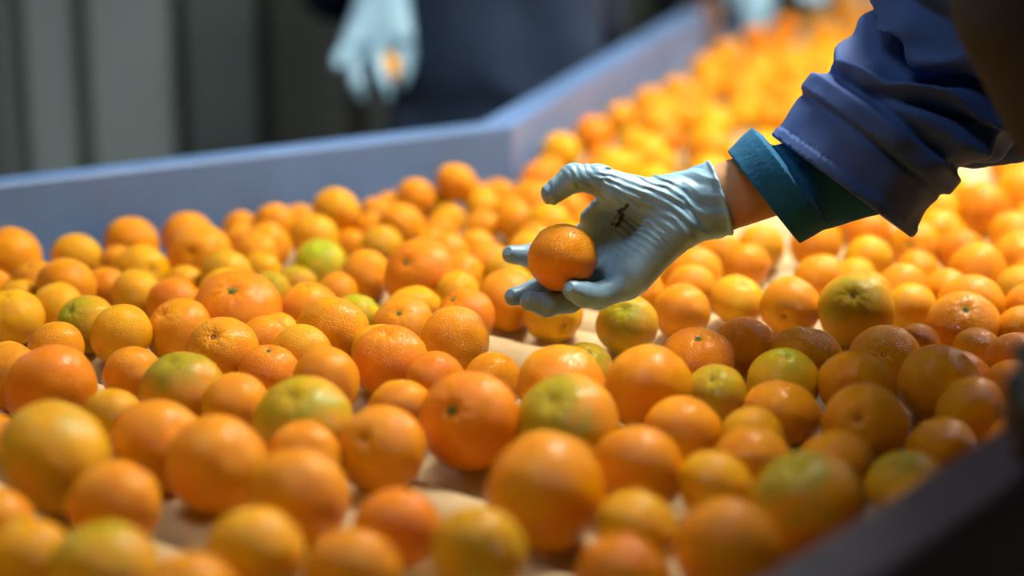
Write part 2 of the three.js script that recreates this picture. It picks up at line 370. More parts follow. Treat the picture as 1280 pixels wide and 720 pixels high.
o(447, 393, 29, 'l', { q: 0.82, ref: 'the small sharp lime', own: 'small lime green fruit in sharp focus behind an orange' });
o(279, 442, 45, 'o', { mark: [272, 419, 's'], ref: 'the orange with a centred stem pit', own: 'orange with dark stem pit in creased crown, before the widest stem-buttoned one' });
o(348, 420, 28, 'y'); o(416, 419, 47, 'o', { mark: [392, 429, 's'], q: 0.9, ref: 'the low-pitted orange', own: 'large sharp orange with dark pit low on its side, before the small lime' });
o(336, 465, 37, 'd', { q: 0.86, mark: [338, 435, 'b'] }); o(407, 478, 44); o(295, 511, 44); o(378, 528, 61, 'v', { q: 0.8, mark: [366, 490, 'n'], ref: 'the squat olive-topped orange', own: 'large squat orange with an olive top, blurred, one row in front of the sharp fruit' });
o(515, 386, 35, 'y', { q: 0.76 }); o(504, 408, 38, 'o', { q: 0.8, mark: [499, 389, 'b'] }); o(582, 397, 36, 'd', { q: 0.92, mark: [565, 373, 'b'], ref: 'the orange with a leaning green button', own: 'sharp orange with tilted green stem button beside the bare roller' });
o(569, 427, 43, 'o', { ref: 'the plain sharp orange by the bare roller', own: 'plain round orange, sharp and glossy, standing right at the edge of the bare roller' });
o(487, 452, 47, 'd', { q: 0.9, mark: [484, 414, 'n'] }); o(544, 478, 38, 'd', { q: 0.9 }); o(617, 477, 36, 'o');
o(594, 525, 61, 'd', { mark: [573, 508, 'b'], q: 0.95, ref: 'the big red-orange with a side stem', own: 'big red-orange lying sideways with its stem facing out, next to a bare roller' });
o(502, 509, 39, 'o', { q: 0.84 }); o(634, 376, 38, 'o', { ref: 'the fruit behind the fingertips', own: 'orange standing on the rollers right behind the gloved fingertips' });
o(692, 393, 36, 'y', { mark: [706, 408, 's'], ref: 'the orange under the fingers', own: 'yellowish orange with a low stem scar on the rollers, half hidden beneath the gloved fingers' });
o(702, 483, 54, 'o', { ref: 'the blurred orange below the fingers', own: 'large blurred orange covering part of the pale-crowned one, in front of the bare roller' });
o(733, 460, 33, 'v', { mark: [737, 438, 's'], q: 0.85, ref: 'the pale-crowned fruit', own: 'yellow-green orange with a pale crown peeping out from behind a large blurred orange' });
o(784, 406, 38, 'v', { mark: [777, 385, 's'], ref: 'the shaded brown orange', own: 'dark brownish orange in the shadow of the gloved hand, standing on bare rollers' });
o(852, 390, 35, 'o'); o(797, 367, 33, 'o'); o(872, 448, 45, 'd', { q: 0.72, mark: [871, 417, 'b'], ref: 'the flat stemmed orange', own: 'flattened red-orange with short stem standing straight up from its top' });
o(811, 486, 54, 'o', { q: 0.95 }); o(895, 493, 38, 'v', { mark: [886, 472, 's'] }); o(922, 375, 34, 'y', { mark: [928, 352, 's'], q: 0.8 });
o(988, 384, 37, 'o', { mark: [975, 396, 's'], ref: 'the orange with a round black pit', own: 'orange with a small round black pit facing out, between a yellow and a brown fruit' });
o(1070, 388, 46, 'v', { mark: [1058, 369, 's'], q: 0.92, ref: 'the big dark brown orange', own: 'big dark olive-brown orange in shade with pale scratches around its stem' });
o(932, 434, 38, 'd', { q: 0.94 }); o(1009, 440, 43, 'o', { q: 0.68 }); o(1106, 452, 45, 'o', { mark: [1096, 440, 's'], q: 0.84 });
o(979, 479, 45, 'v', { mark: [977, 441, 's'] }); o(1070, 485, 48, 'o', { q: 0.88 }); o(978, 517, 48, 'o', { q: 0.8, ref: 'the squat glossy orange before the olive one', own: 'squat blurred orange with one soft highlight, in front of an olive-tinged orange' });
o(1081, 533, 52, 'o', { mark: [1063, 521, 's'], ref: 'the blurred orange with a facing scar', own: 'big blurred orange with its round stem scar facing out' });
o(1175, 479, 50, 'o', { ref: 'the big orange nearest the dark glove', own: 'big blurred orange set back from the dark gloved fingers on the table edge' });
o(1222, 442, 33, 'o'); o(1204, 406, 44, 'o', { mark: [1200, 383, 'b'], q: 0.74, ref: 'the shaded orange with a star stem', own: 'shaded orange with a crinkled shining crown and dark star-shaped stem on top' }); o(1145, 434, 30, 'o'); o(1213, 514, 44, 'o'); o(1175, 558, 42, 'o', { q: 0.8 });
o(1042, 579, 47, 'o', { q: 0.8 }); o(1130, 604, 48, 'v', { q: 0.8, ref: 'the olive fruit against the near wall', own: 'blurred olive-yellow orange leaning against the near dark blue wall' });
o(1008, 630, 68, 'g', { q: 0.88, mark: [985, 580, 'n'], ref: 'the biggest green-cheeked orange', own: 'very big blurred orange with yellow-green top and red flank, near the dark blue wall' }); o(1275, 412, 30, 'o');
o(864, 364, 33); o(866, 345, 37); o(934, 333, 29); o(950, 311, 30, 'v', { ref: 'the yellow-green fruit below the wrist', own: 'yellow-green blurred orange just below the bare wrist' }); o(822, 347, 22); o(1026, 352, 34); o(1020, 307, 32);
o(1084, 325, 30, 'y'); o(1068, 346, 28, 'y', { mark: [1049, 325, 'b'] }); o(1086, 293, 29, 'd'); o(1129, 363, 33); o(1139, 385, 31, 'y'); o(1147, 339, 26, 'o', { mark: [1147, 323, 's'] });
o(1144, 309, 32, 'o', { mark: [1130, 306, 'b'], ref: 'the stemmed orange under the hanging cuff', own: 'blurred orange showing a green stem just under the drooping corner of the sleeve' }); o(1201, 316, 29, 'd'); o(1212, 344, 39, 'o', { q: 0.86 }); o(1193, 367, 31); o(1214, 386, 42, 'o', { q: 0.85 });
o(1172, 265, 28, 'y'); o(1226, 262, 33, 'd', { mark: [1212, 276, 's'], ref: 'the red orange by the pale gap', own: 'blurred red-orange with low dark scar beside a pale roller gap, beyond the sleeve' }); o(1266, 295, 30); o(1275, 326, 36); o(1277, 363, 31, 'v'); o(1288, 386, 32);
o(1262, 203, 27, 'o', { mark: [1260, 192, 's'] }); o(1274, 237, 30); o(1192, 240, 22, 'y'); o(1292, 276, 25);
o(458, 344, 31); o(524, 342, 45, 'd', { q: 0.76, mark: [504, 326, 'b'], ref: 'the broad blurred orange with a stem', own: 'broad blurred red-orange with bright green stem, behind the sharp row' }); o(587, 342, 27); o(573, 368, 29, 'y', { q: 0.85 });
o(624, 340, 24, 'v'); o(478, 308, 26, 'v'); o(504, 288, 25); o(550, 291, 22); o(540, 309, 23); o(596, 310, 24); o(608, 284, 23); o(560, 276, 22, 'y');
o(641, 279, 24); o(598, 259, 22, 'y'); o(548, 256, 22, 'v'); o(668, 301, 22); o(684, 276, 22, 'y'); o(490, 262, 23); o(470, 268, 18); o(519, 247, 24, 'o', { up: 0.02 }); o(574, 228, 26, 'o', { up: 0.03, ref: 'the fruit heaped highest by the wall', own: 'orange heaped highest against the grey wall, before the bend' });
o(598, 248, 21); o(626, 233, 22, 'd'); o(456, 289, 20); o(446, 302, 20); o(700, 191, 25, 'y', { up: 0.02, ref: 'the yellow orange at the wall bend', own: 'round yellow orange at the bend of the grey wall, just beyond the thumb' });
o(743, 171, 25, 'd', { up: 0.02, ref: 'the red-orange past the wall bend', own: 'deep red-orange heaped against the wall next to the yellow one at the bend' }); o(752, 201, 22, 'd'); o(665, 219, 22); o(656, 239, 21); o(622, 246, 21); o(638, 268, 22);
o(776, 149, 21); o(792, 180, 21, 'y'); o(788, 210, 21); o(712, 262, 22); o(690, 246, 21); o(811, 131, 22); o(846, 113, 21); o(818, 160, 20, 'y'); o(834, 178, 21, 'd'); o(828, 206, 20, 'y'); o(876, 188, 20); o(856, 150, 21); o(900, 158, 20); o(874, 134, 19);
o(882, 111, 20); o(882, 88, 20, 'd'); o(908, 70, 19); o(920, 90, 18, 'd'); o(918, 110, 18); o(966, 93, 18, 'y'); o(966, 115, 18); o(926, 144, 20, 'y'); o(962, 146, 19); o(1008, 92, 18); o(972, 66, 18); o(1014, 65, 17, 'y'); o(944, 52, 17, 'd'); o(982, 37, 17, 'd');
o(1028, 39, 16); o(1068, 47, 16, 'l', { ref: 'the far yellow-green dot', own: 'small far yellow-green orange among the out of focus oranges' }); o(1050, 71, 16, 'y'); o(1056, 21, 15); o(1088, 23, 15, 'd'); o(1090, 65, 15); o(1012, 13, 15, 'y'); o(1044, 1, 14); o(1040, 85, 16, 'v'); o(1096, 45, 15);
// the row next to the lens
o(68, 573, 72, 'v', { ref: 'the largest olive orange', own: 'very large dark olive-orange fruit, biggest of the blurred ones in the corner' }); o(199, 558, 58, 'o'); o(271, 581, 61, 'o', { ref: 'the blurred orange beside the front bare roller', own: 'large blurred orange directly behind the bare roller patch nearest the viewer' }); o(143, 633, 57, 'o'); o(-8, 550, 32, 'o'); o(-8, 657, 50); o(35, 702, 55, 'y'); o(128, 714, 68, 'v'); o(235, 747, 60, 'o'); o(318, 692, 60, 'y', { ref: 'the tilted golden orange by the front gap', own: 'golden blurred orange closing off the bare roller patch nearest the viewer' });
o(373, 622, 62, 'o'); o(473, 564, 54, 'o', { mark: [453, 546, 's'], ref: 'the blurred orange with a grey scar', own: 'blurred orange with a greyish stem scar facing out, between two bare roller patches' }); o(497, 662, 54, 'd'); o(440, 718, 60, 'o');
o(598, 692, 59, 'v', { ref: 'the dark olive front fruit', own: 'large dark olive-green blurred orange in the front row beside a bare roller' }); o(682, 616, 71, 'o', { q: 1.04, ref: 'the tall front orange', own: 'tallest front orange, very large and smooth, standing in front of a green-shouldered one' });
o(698, 535, 66, 'g', { q: 0.8, mark: [675, 500, 'n'], ref: 'the green-shouldered orange', own: 'large yellow-green shouldered orange with orange flank, behind the tallest front orange' }); o(797, 588, 57, 'o', { q: 0.88 }); o(797, 662, 52, 'y'); o(780, 727, 60, 'd'); o(857, 544, 49); o(942, 574, 48, 'o', { q: 0.8 }); o(895, 611, 50, 'y', { q: 0.85 }); o(910, 690, 66, 'o', { ref: 'the front orange at the near wall', own: 'very large blurred orange in the front row where the near dark blue wall begins' });

// lay them on the rollers, then ease the overlapping ones apart
const rest = (p, r) => {
  const s = p.x * U2.x + p.z * U2.z, k0 = Math.round(s / PITCH_ROLL); let y = 0;
  for (let k = k0 - 2; k <= k0 + 2; k++) { const d = s - k * PITCH_ROLL, q = (ROLL + r) ** 2 - d * d; if (q > 0) y = Math.max(y, TOP - ROLL + rise(k * PITCH_ROLL) + Math.sqrt(q)); }
  return y;
};
for (const f of fruit) {
  f.q ??= 0.86 + 0.11 * rnd();
  const d = at(f.cx, f.cy, 1).sub(EYE); let t = -0.476 / d.y;
  for (let i = 0; i < 14; i++) {
    const p = EYE.clone().addScaledVector(d, t), r = clamp(f.r * 1.04 * t / F_PX, 0.022, 0.046), y = rest(p, r * (f.q + 1) / 2) + (f.up || 0);
    t += 0.5 * ((y - EYE.y) / d.y - t); f.R = r;
  }
  f.p = EYE.clone().addScaledVector(d, t);
}
// places where the rollers lie bare: where they are seen, half width, half height
const BARE = [[240, 655, 34, 40], [122, 465, 18, 18], [455, 505, 16, 18], [570, 598, 46, 34], [430, 632, 22, 18], [675, 432, 80, 34], [760, 446, 34, 16], [735, 392, 18, 18], [832, 415, 20, 20], [885, 405, 24, 14], [905, 480, 16, 16], [1042, 425, 26, 14], [1130, 520, 16, 16], [690, 700, 32, 26], [975, 325, 34, 46], [1225, 212, 38, 38], [1238, 305, 26, 26]];
const heldR = 0.0320, held = at(703, 322, 1.735);
{
  const add = (n, seedV, s0, s1, r0, r1, tight) => {   // fruit that stands hidden behind other fruit or in the far blur: closes the holes of the layer
    seed = seedV;
    for (let i = 0; i < 14000 && n > 0; i++) {
      const p = U2.clone().multiplyScalar(rr(s0, s1)).addScaledVector(W2, rr(-0.9, 1.9)), r = rr(r0, r1);
      p.y = rest(p, r * 0.95); const [x, y, z] = seen(p), e = r * F_PX / z;
      if (z < 0.7 || x < -40 || x > 1300 || y < -40 || y > 740 || roomFar(p) < r || roomNear(p) < r) continue;
      if (BARE.some(([a, b, w, h]) => Math.hypot((x - a) / (w + e * 0.8), (y - b) / (h + e * 0.8)) < 1)) continue;
      if (fruit.some((f) => f.p.distanceTo(p) < (f.R + r) * tight)) continue;
      fruit.push({ p, R: r, r: e, q: 0.92, kind: 'ooydoyo'[Math.floor(rnd() * 7)], fill: true }); n--;
    }
  };
  const relax = (rounds) => {
    for (let it = 0; it < rounds; it++) {
      for (let i = 0; i < fruit.length; i++) for (let j = i + 1; j < fruit.length; j++) {
        const a = fruit[i], b = fruit[j], d = b.p.clone().sub(a.p), want = (a.R * (a.q + 1) / 2 + b.R * (b.q + 1) / 2) * 0.975;
        if (Math.abs(d.x) > want || Math.abs(d.z) > want) continue;
        const l = d.length(); if (l >= want) continue;
        d.y = 0; const h = d.length() || 1e-4; d.multiplyScalar((want - l) * 0.5 / h); a.p.sub(d); b.p.add(d);
      }
      for (const f of fruit) {
        const rf = roomFar(f.p) - f.R - 0.004; if (rf < 0) { const a = f.p.clone(); const e = 0.001, gx = roomFar(a.clone().add(V(e, 0, 0))) - roomFar(a), gz = roomFar(a.clone().add(V(0, 0, e))) - roomFar(a), l = Math.hypot(gx, gz); f.p.x -= rf * gx / l; f.p.z -= rf * gz / l; }
        const rn = roomNear(f.p) - f.R - 0.004; if (rn < 0) { f.p.x += rn * -nearDir.z * 1; f.p.z += rn * nearDir.x * 1; }
        f.p.y = rest(f.p, f.R * (f.q + 1) / 2) + (f.up || 0);
      }
    }
  };
  relax(40); add(40, 4321, 0.3, 1.9, 0.026, 0.031, 0.84); add(306 - fruit.length, 777, 1.9, 4.4, 0.031, 0.035, 0.9); relax(40);
}
const COLOUR_WORD = { o: 'bright', d: 'reddish', y: 'golden', v: 'olive-tinged', g: 'green-topped', l: 'lime green' };
{
  for (const f of fruit) { const [x, y, z] = seen(f.p); f.x = x; f.y = y; f.z = z; }
  const refs = fruit.filter((f) => f.ref).map((f) => ({ x: f.x, y: f.y, ref: f.ref }));
  refs.push({ x: 790, y: 290, ref: 'the gloved palm' }, { x: 945, y: 235, ref: 'the teal cuff' }, { x: 885, y: 30, ref: 'the end of the grey wall' }, { x: 1225, y: 212, ref: 'the pale gap beyond the sleeve' }, { x: 975, y: 325, ref: 'the bare roller below the cuff' });
  const bins = {};
  for (const f of fruit) {
    if (f.own) continue;
    let best = null, bd = 1e9;
    for (const q of refs) { const d = Math.hypot(f.x - q.x, f.y - q.y); if (d < bd) { bd = d; best = q; } }
    const a = Math.round(Math.atan2(best.y - f.y, f.x - best.x) / (Math.PI / 4)); const dir = ['right of', 'above and right of', 'above', 'above and left of', 'left of', 'below and left of', 'below', 'below and right of'][(a + 8) % 8];
    f.dist = bd; (bins[dir + ' ' + best.ref] ??= []).push(f);
  }
  const ORD = ['closest', 'second closest', 'third closest', 'fourth closest', 'fifth closest', 'sixth closest', 'seventh closest', 'eighth closest', 'ninth closest', 'tenth closest', 'eleventh closest', 'twelfth closest', 'thirteenth closest', 'fourteenth closest'];
  for (const k in bins) bins[k].sort((a, b) => a.dist - b.dist).forEach((f, i) => {
    const mark = f.mark?.[2] === 'b' ? ' with stem button' : f.mark?.[2] === 's' ? ' with stem scar' : '';
    f.own = `${COLOUR_WORD[f.kind]} orange${mark}, ${ORD[i]} ${k}`;
  });
}
const toEye = fwd.clone().negate();
fruit.forEach((f, i) => {
  seed = 1000 + i * 77;
  const res = f.z < 2.1 ? 22 : 14, m = mesh('orange', peel(f.kind, i % 3, res), peelMat, null, { label: f.own, category: 'orange', group: 'oranges on the rollers' });
  m.position.copy(f.p); m.scale.set(f.R, f.R * f.q, f.R);
  let axis;
  if (f.mark) {
    const a = (f.mark[0] - f.cx) / f.r, b = (f.cy - f.mark[1]) / (f.r * (f.q + 1) / 2), c2 = 1 - a * a - b * b, c = Math.sqrt(Math.max(0.02, c2));
    axis = V(1, 0, 0).multiplyScalar(a).addScaledVector(upv, b).addScaledVector(toEye, c).normalize();
  } else if (f.q < 0.85) axis = V(rr(-0.35, 0.35), 1, rr(-0.5, -0.05)).normalize();
  else axis = V(rr(-1, 1), rr(-0.6, 1), rr(-1.4, -0.1)).normalize();
  m.quaternion.setFromUnitVectors(V(0, 1, 0), axis).multiply(new THREE.Quaternion().setFromAxisAngle(V(0, 1, 0), rr(0, 6.28)));
  if (f.mark && f.mark[2] === 'b') mesh('stem', buttonGeo, M.stem, m);
  if (f.mark && f.mark[2] === 's') mesh('stem_scar', scarGeo, M.scar, m);
});
{
  const m = mesh('orange', peel('o', 1, 28), peelMat, null, { label: 'orange held up in the blue gloved hand above the rollers', category: 'orange', group: 'oranges in gloved hands' });
  m.position.copy(held); m.scale.set(heldR, heldR * 0.94, heldR); m.quaternion.setFromUnitVectors(V(0, 1, 0), V(-0.25, 0.86, -0.42).normalize());
}

// the rest of the layer: beyond the three hundred nearest, and past the edges of what the photograph shows
{
  seed = 90210;
  const spots = [];
  for (let i = 0; i < 60000 && spots.length < 620; i++) {
    const p = U2.clone().multiplyScalar(rr(-0.5, 5.2)).addScaledVector(W2, rr(-1.2, 2.2)), r = rr(0.031, 0.036);
    p.y = rest(p, r * 0.95); const [x, y, z] = seen(p), m = r * F_PX / Math.max(z, 0.2) * 1.6;
    const off = z < 0.3 || x < -m || x > 1280 + m || y < -m || y > 720 + m * 1.6;
    if (!off && z < 3.3) continue;
    if (roomFar(p) < r + 0.004 || roomNear(p) < r + 0.004 || p.x * U2.x + p.z * U2.z > 5.3) continue;
    if (fruit.some((f) => f.p.distanceTo(p) < (f.R + r) * 0.93) || spots.some((f) => f.p.distanceTo(p) < (f.r + r) * 0.95)) continue;
    spots.push({ p, r });
  }
  const pile = new THREE.InstancedMesh(peel('o', 2, 12), peelMat, spots.length), d = new THREE.Object3D();
  spots.forEach((f, i) => { d.position.copy(f.p); d.scale.set(f.r, f.r * 0.93, f.r); d.rotation.set(rr(-0.6, 0.6), rr(0, 6), rr(-0.6, 0.6)); d.updateMatrix(); pile.setMatrixAt(i, d.matrix); pile.setColorAt(i, new THREE.Color().setRGB(1, rr(0.85, 1.25), 1)); });
  pile.name = 'orange_pile'; pile.castShadow = pile.receiveShadow = true;
  pile.userData = { kind: 'stuff', label: 'far layer of out of focus oranges filling the end of the table', category: 'oranges' };
  scene.add(pile);
}

// ------------------------------------------------------------------ people
const skinMat = mat([0.52, 0.28, 0.14], 0.55, { specularIntensity: 0.6 });
const gloveMat = new THREE.MeshPhysicalMaterial({ color: 0xffffff, vertexColors: true, roughness: 0.40, specularIntensity: 0.8 });
const GLOVE = [0.23, 0.43, 0.62];
const navy = mat([0.030, 0.088, 0.30], 0.75);
const navyDark = mat([0.022, 0.03, 0.07], 0.9), denim = mat([0.02, 0.026, 0.055], 0.9), darkVest = mat([0.030, 0.030, 0.026], 0.9);
const teal = mat([0.002, 0.105, 0.25], 0.95, { sheen: 0.5, sheenRoughness: 0.5, sheenColor: new THREE.Color(0.02, 0.18, 0.30) });
const hairMat = mat([0.025, 0.016, 0.01], 0.6), shoeMat = mat([0.03, 0.03, 0.03], 0.5);
const PX = 1.75 / F_PX;   // metres per pixel at the hand
const P = (x, y, d = 1.75) => at(x, y, d);
const chain = (pts, rs) => { const c = []; for (let i = 0; i + 1 < pts.length; i++) c.push(cap(pts[i], pts[i + 1], rs[i], rs[i + 1])); return c; };

// a hand from its wrist: towards the fingers, towards the thumb, out of the palm; curls in radians per joint
function handCaps(w, along, thumb, size, curl, spread = 0.06, inset = 0) {
  const X = along.clone().normalize(), Y = thumb.clone().addScaledVector(X, -thumb.dot(X)).normalize(), Z = X.clone().cross(Y);   // Z is out of the palm for the hands below
  const G = (x, y, z) => w.clone().addScaledVector(X, x * size).addScaledVector(Y, y * size).addScaledVector(Z, z * size), k = size, palm = [], fingers = [];
  const mcp = [[0.092, 0.028], [0.096, 0.008], [0.091, -0.012], [0.082, -0.030]], len = [[0.042, 0.026, 0.022], [0.046, 0.030, 0.023], [0.043, 0.028, 0.023], [0.034, 0.021, 0.020]], rad = [0.0098, 0.0100, 0.0095, 0.0083];
  palm.push(cap(G(0, 0.009, 0), G(0.03, 0.016, 0), 0.021 * k, 0.018 * k), cap(G(0, -0.009, 0), G(0.03, -0.014, 0), 0.021 * k, 0.018 * k));
  mcp.forEach(([mx, my], i) => {
    palm.push(cap(G(0.015, my * 0.6, 0), G(mx, my, 0), 0.017 * k, 0.0125 * k));
    const c = Array.isArray(curl) ? curl[i] : curl, pts = [G(mx, my, 0)]; let a = 0, x = mx, z = 0, y = my; const sy = my * spread * 10;
    len[i].forEach((l, j) => { a += c * [0.8, 1.1, 0.7][j]; x += l * Math.cos(a); z += l * Math.sin(a); y += l * sy * (j ? 0.4 : 1); pts.push(G(x, y, z)); });
    const r = rad[i] * k - inset; fingers.push(chain(pts, [r * 1.15, r * 1.05, r, r * 0.8]));
  });
  palm.push(cap(G(0.02, 0.022, 0.008), G(0.05, 0.04, 0.014), 0.018 * k, 0.014 * k));
  fingers.push(chain([G(0.045, 0.040, 0.012), G(0.075, 0.056, 0.022), G(0.098, 0.060, 0.030)], [0.014 * k - inset, 0.011 * k - inset, 0.008 * k - inset]));
  const jp = join(palm, 0.016 * k), jf = fingers.map((c) => join(c, 0.004));
  return { f: (x, y, z) => { let d = jp(x, y, z); let e = 1e3; for (const q of jf) e = smin(e, q(x, y, z), 0.0025); return smin(d, e, 0.008 * k); }, G };
}
const tintGlove = (x, y, z) => { const n = 1 + 0.18 * N(x * 60, y * 60, z * 60) + 0.1 * N(x * 220, y * 220, z * 220); return [GLOVE[0] * n, GLOVE[1] * n, GLOVE[2] * n]; };
// clothes and skin of a standing figure; J holds its joints
function figure(label, base, J, opt) {
  const g = thing('person', label, 'person', base), put = (name, geo, m, data) => { geo.translate(-base.x, -base.y, -base.z); return mesh(name, geo, m, g, data); };
  const { hipL, hipR, chest, waist, neck, head, shL, shR, elL, elR, wrL, wrR, knL, knR, anL, anR, face } = J;
  const side = shR.clone().sub(shL).normalize();
  const torso = (e) => [cap(waist.clone().addScaledVector(side, -0.06), chest.clone().addScaledVector(side, -0.075), 0.105 + e, 0.115 + e), cap(waist.clone().addScaledVector(side, 0.06), chest.clone().addScaledVector(side, 0.075), 0.105 + e, 0.115 + e), cap(hipL, hipR, 0.105 + e), cap(hipL.clone().lerp(hipR, 0.5), waist, 0.115 + e, 0.11 + e), cap(shL, shR, 0.06 + e)];
  const arm = (s, el, w, e) => [cap(s, el, 0.052 + e, 0.042 + e), cap(el, w, 0.042 + e, 0.030 + e)];
  const leg = (h, k, a, e) => [cap(h, k, 0.085 + e, 0.058 + e), cap(k, a, 0.056 + e, 0.040 + e)];
  const up = head.clone().sub(neck).normalize(), ear = face.clone().cross(up).normalize();
  const hd = (a, b, c) => head.clone().addScaledVector(face, a).addScaledVector(up, b).addScaledVector(ear, c);
  const skull = [cap(hd(-0.015, 0.03, 0), hd(0.02, 0.025, 0), 0.088, 0.082), cap(hd(0.03, -0.02, 0), hd(0.04, -0.085, 0), 0.066, 0.042), cap(hd(0.088, -0.005, 0), hd(0.108, -0.038, 0), 0.009, 0.014), cap(hd(0, -0.01, 0.082), hd(-0.008, -0.035, 0.084), 0.016, 0.011), cap(hd(0, -0.01, -0.082), hd(-0.008, -0.035, -0.084), 0.016, 0.011), cap(hd(0.078, -0.065, -0.014), hd(0.078, -0.065, 0.014), 0.008), cap(neck, hd(-0.01, -0.05, 0), 0.056, 0.054)];
  const body = [...torso(-0.012), ...arm(shL, elL, wrL, -0.004), ...arm(shR, elR, wrR, -0.004), ...leg(hipL, knL, anL, 0), ...leg(hipR, knR, anR, 0)];
  const bf = join(body, 0.03), hf = join(skull, 0.02);
  const eyes = (x, y, z) => { let d = 1e3; for (const s of [-0.03, 0.03]) { const e = hd(0.082, 0.005, s); d = Math.min(d, Math.hypot(x - e.x, y - e.y, z - e.z) - 0.011); } return d; };
  const all = (x, y, z) => smin(smin(bf(x, y, z), hf(x, y, z), 0.02), 1e3, 0.01);
  const [lo, hi] = bounds([hipL, hipR, shL, shR, elL, elR, wrL, wrR, knL, knR, anL, anR, head], 0.16);
  const parts = [solid(all, lo, hi, 0.013)];
  if (opt.skin) parts.push(...opt.skin);
  put('body', mergeGeometries(parts), opt.skinMat || skinMat);
  const [hl, hh] = bounds([head], 0.14);
  put('eyes', solid(eyes, hl, hh, 0.004), mat([0.6, 0.58, 0.55], 0.3));
  put('hair', solid((x, y, z) => { const p = V(x, y, z).sub(head); return Math.max(hf(x, y, z) - 0.012, -(p.dot(up) - 0.035 + p.dot(face) * -0.9 + 0.0) , p.dot(face) - 0.075 - p.dot(up) * 0.2); }, hl, hh, 0.006), hairMat);
  const jt = join([...torso(0.022), ...(opt.extra || [])], opt.extra ? 0.035 : 0.05), hem = opt.hem ?? waist.y - 0.1;
  const sleeves = opt.noSleeves ? [] : [[shL, elL, wrL], [shR, elR, wrR]].map(([a, b, c]) => { const f = join(arm(a, b, c, 0.022), 0.05), n = c.clone().sub(b).normalize(); return (x, y, z) => Math.max(f(x, y, z), (x - c.x) * n.x + (y - c.y) * n.y + (z - c.z) * n.z + 0.03); });
  const jk = (x, y, z) => { let d = jt(x, y, z); for (const f of sleeves) d = smin(d, f(x, y, z), 0.02); return d; };
  const fold = (x, y, z) => 0.007 * N(x * 9, y * 5, z * 9) + 0.004 * Math.sin(26 * (x * 0.4 + y + z * 0.3) + 5 * N(x * 6, y * 6, z * 6));
  put(opt.jacketName || 'jacket', solid((x, y, z) => {
    let d = jk(x, y, z) + fold(x, y, z); d = Math.max(d, hem - y, y - neck.y - 0.03);
    return d;
  }, lo, hi, opt.cell || 0.012), opt.jacket || navyDark);
  const tr = join([...leg(hipL, knL, anL, 0.018), ...leg(hipR, knR, anR, 0.018), cap(hipL, hipR, 0.122), cap(hipL.clone().lerp(hipR, 0.5), waist, 0.125, 0.118)], 0.05);
  put('trousers', solid((x, y, z) => Math.max(tr(x, y, z) + fold(x, y, z), y - hem - 0.03), lo, hi, 0.013), opt.trousers || denim);
  for (const a of [anL, anR]) { const t = face.clone().setY(0).normalize(), q = V(a.x, FLOOR + 0.045, a.z), f = join([cap(q.clone().addScaledVector(t, -0.05), q.clone().addScaledVector(t, 0.14), 0.042, 0.036), cap(V(a.x, FLOOR + 0.05, a.z), V(a.x, FLOOR + 0.14, a.z), 0.05, 0.052)], 0.03); const [sl, sh] = bounds([q], 0.22); put('shoe', solid((x, y, z) => Math.max(f(x, y, z), FLOOR + 0.003 - y), sl, sh, 0.008), shoeMat); }
  for (const [n, geo, m, data] of opt.more || []) put(n, geo, m, data);
  return g;
}

// --- the sorter whose hand holds the orange: glove, wrist, sleeve
const armAxis = P(1010, 211, 1.757).sub(P(834, 269, 1.757)).normalize();
const px = (r) => r * PX;
function mainHand(e) {   // e: how much thicker than the skin
  const palm = [
    cap(P(830, 256, 1.757), P(1010, 198, 1.752), px(31) + e, px(31) + e), cap(P(838, 281, 1.757), P(1010, 225, 1.752), px(31) + e, px(33) + e),
    cap(P(835, 254, 1.762), P(748, 284, 1.782), px(22) + e, px(17) + e), cap(P(835, 266, 1.758), P(754, 314, 1.778), px(24) + e, px(18) + e),
    cap(P(838, 278, 1.752), P(764, 338, 1.765), px(24) + e, px(17) + e), cap(P(842, 285, 1.745), P(780, 354, 1.746), px(24) + e, px(17) + e),
    cap(P(832, 250, 1.745), P(772, 240, 1.737), px(25) + e, px(21) + e), cap(P(836, 288, 1.742), P(796, 344, 1.738), px(22) + e, px(19) + e),
    cap(P(768, 246, 1.755), P(739, 272, 1.772), px(15) + e, px(12) + e)];
  const fingers = [
    chain([P(774, 240, 1.739), P(747, 224, 1.735), P(717, 222, 1.733), P(690, 242, 1.736)], [21, 17, 16, 13].map((r) => px(r) + e)),
    chain([P(748, 288, 1.782), P(698, 309, 1.796), P(664, 320, 1.795), P(639, 318, 1.788)], [16, 14.5, 13.5, 10.5].map((r) => px(r) + e)),
    chain([P(754, 316, 1.78), P(706, 351, 1.780), P(668, 365, 1.768), P(642, 371, 1.754)], [16, 14.5, 13.5, 10.5].map((r) => px(r) + e)),
    chain([P(764, 341, 1.766), P(712, 375, 1.752), P(683, 381, 1.738), P(662, 376, 1.730)], [16, 14.5, 13.5, 11].map((r) => px(r) + e)),
    chain([P(782, 356, 1.744), P(748, 370, 1.731), P(730, 368, 1.721), P(716, 363, 1.711)], [17, 15, 14, 11.5].map((r) => px(r) + e))];
  const jp = join(palm, 0.014), jf = fingers.map((c) => join(c, 0.004));
  return (x, y, z) => { const d = jp(x, y, z); let e2 = 1e3; for (const q of jf) e2 = smin(e2, q(x, y, z), 0.002); return smin(d, e2, 0.007); };
}
const cuffAt = P(903, 252, 1.757);
const wristFrame = { X: armAxis.clone().negate(), O: P(834, 269, 1.757) };
wristFrame.Z = toEye.clone().addScaledVector(wristFrame.X, -toEye.dot(wristFrame.X)).normalize(); wristFrame.Y = wristFrame.Z.clone().cross(wristFrame.X).normalize();
const local = (x, y, z) => { const q = V(x, y, z).sub(wristFrame.O); return [q.dot(wristFrame.X) / PX, q.dot(wristFrame.Y) / PX, q.dot(wristFrame.Z) / PX]; };   // hand's own axes, in units of 0.8 mm
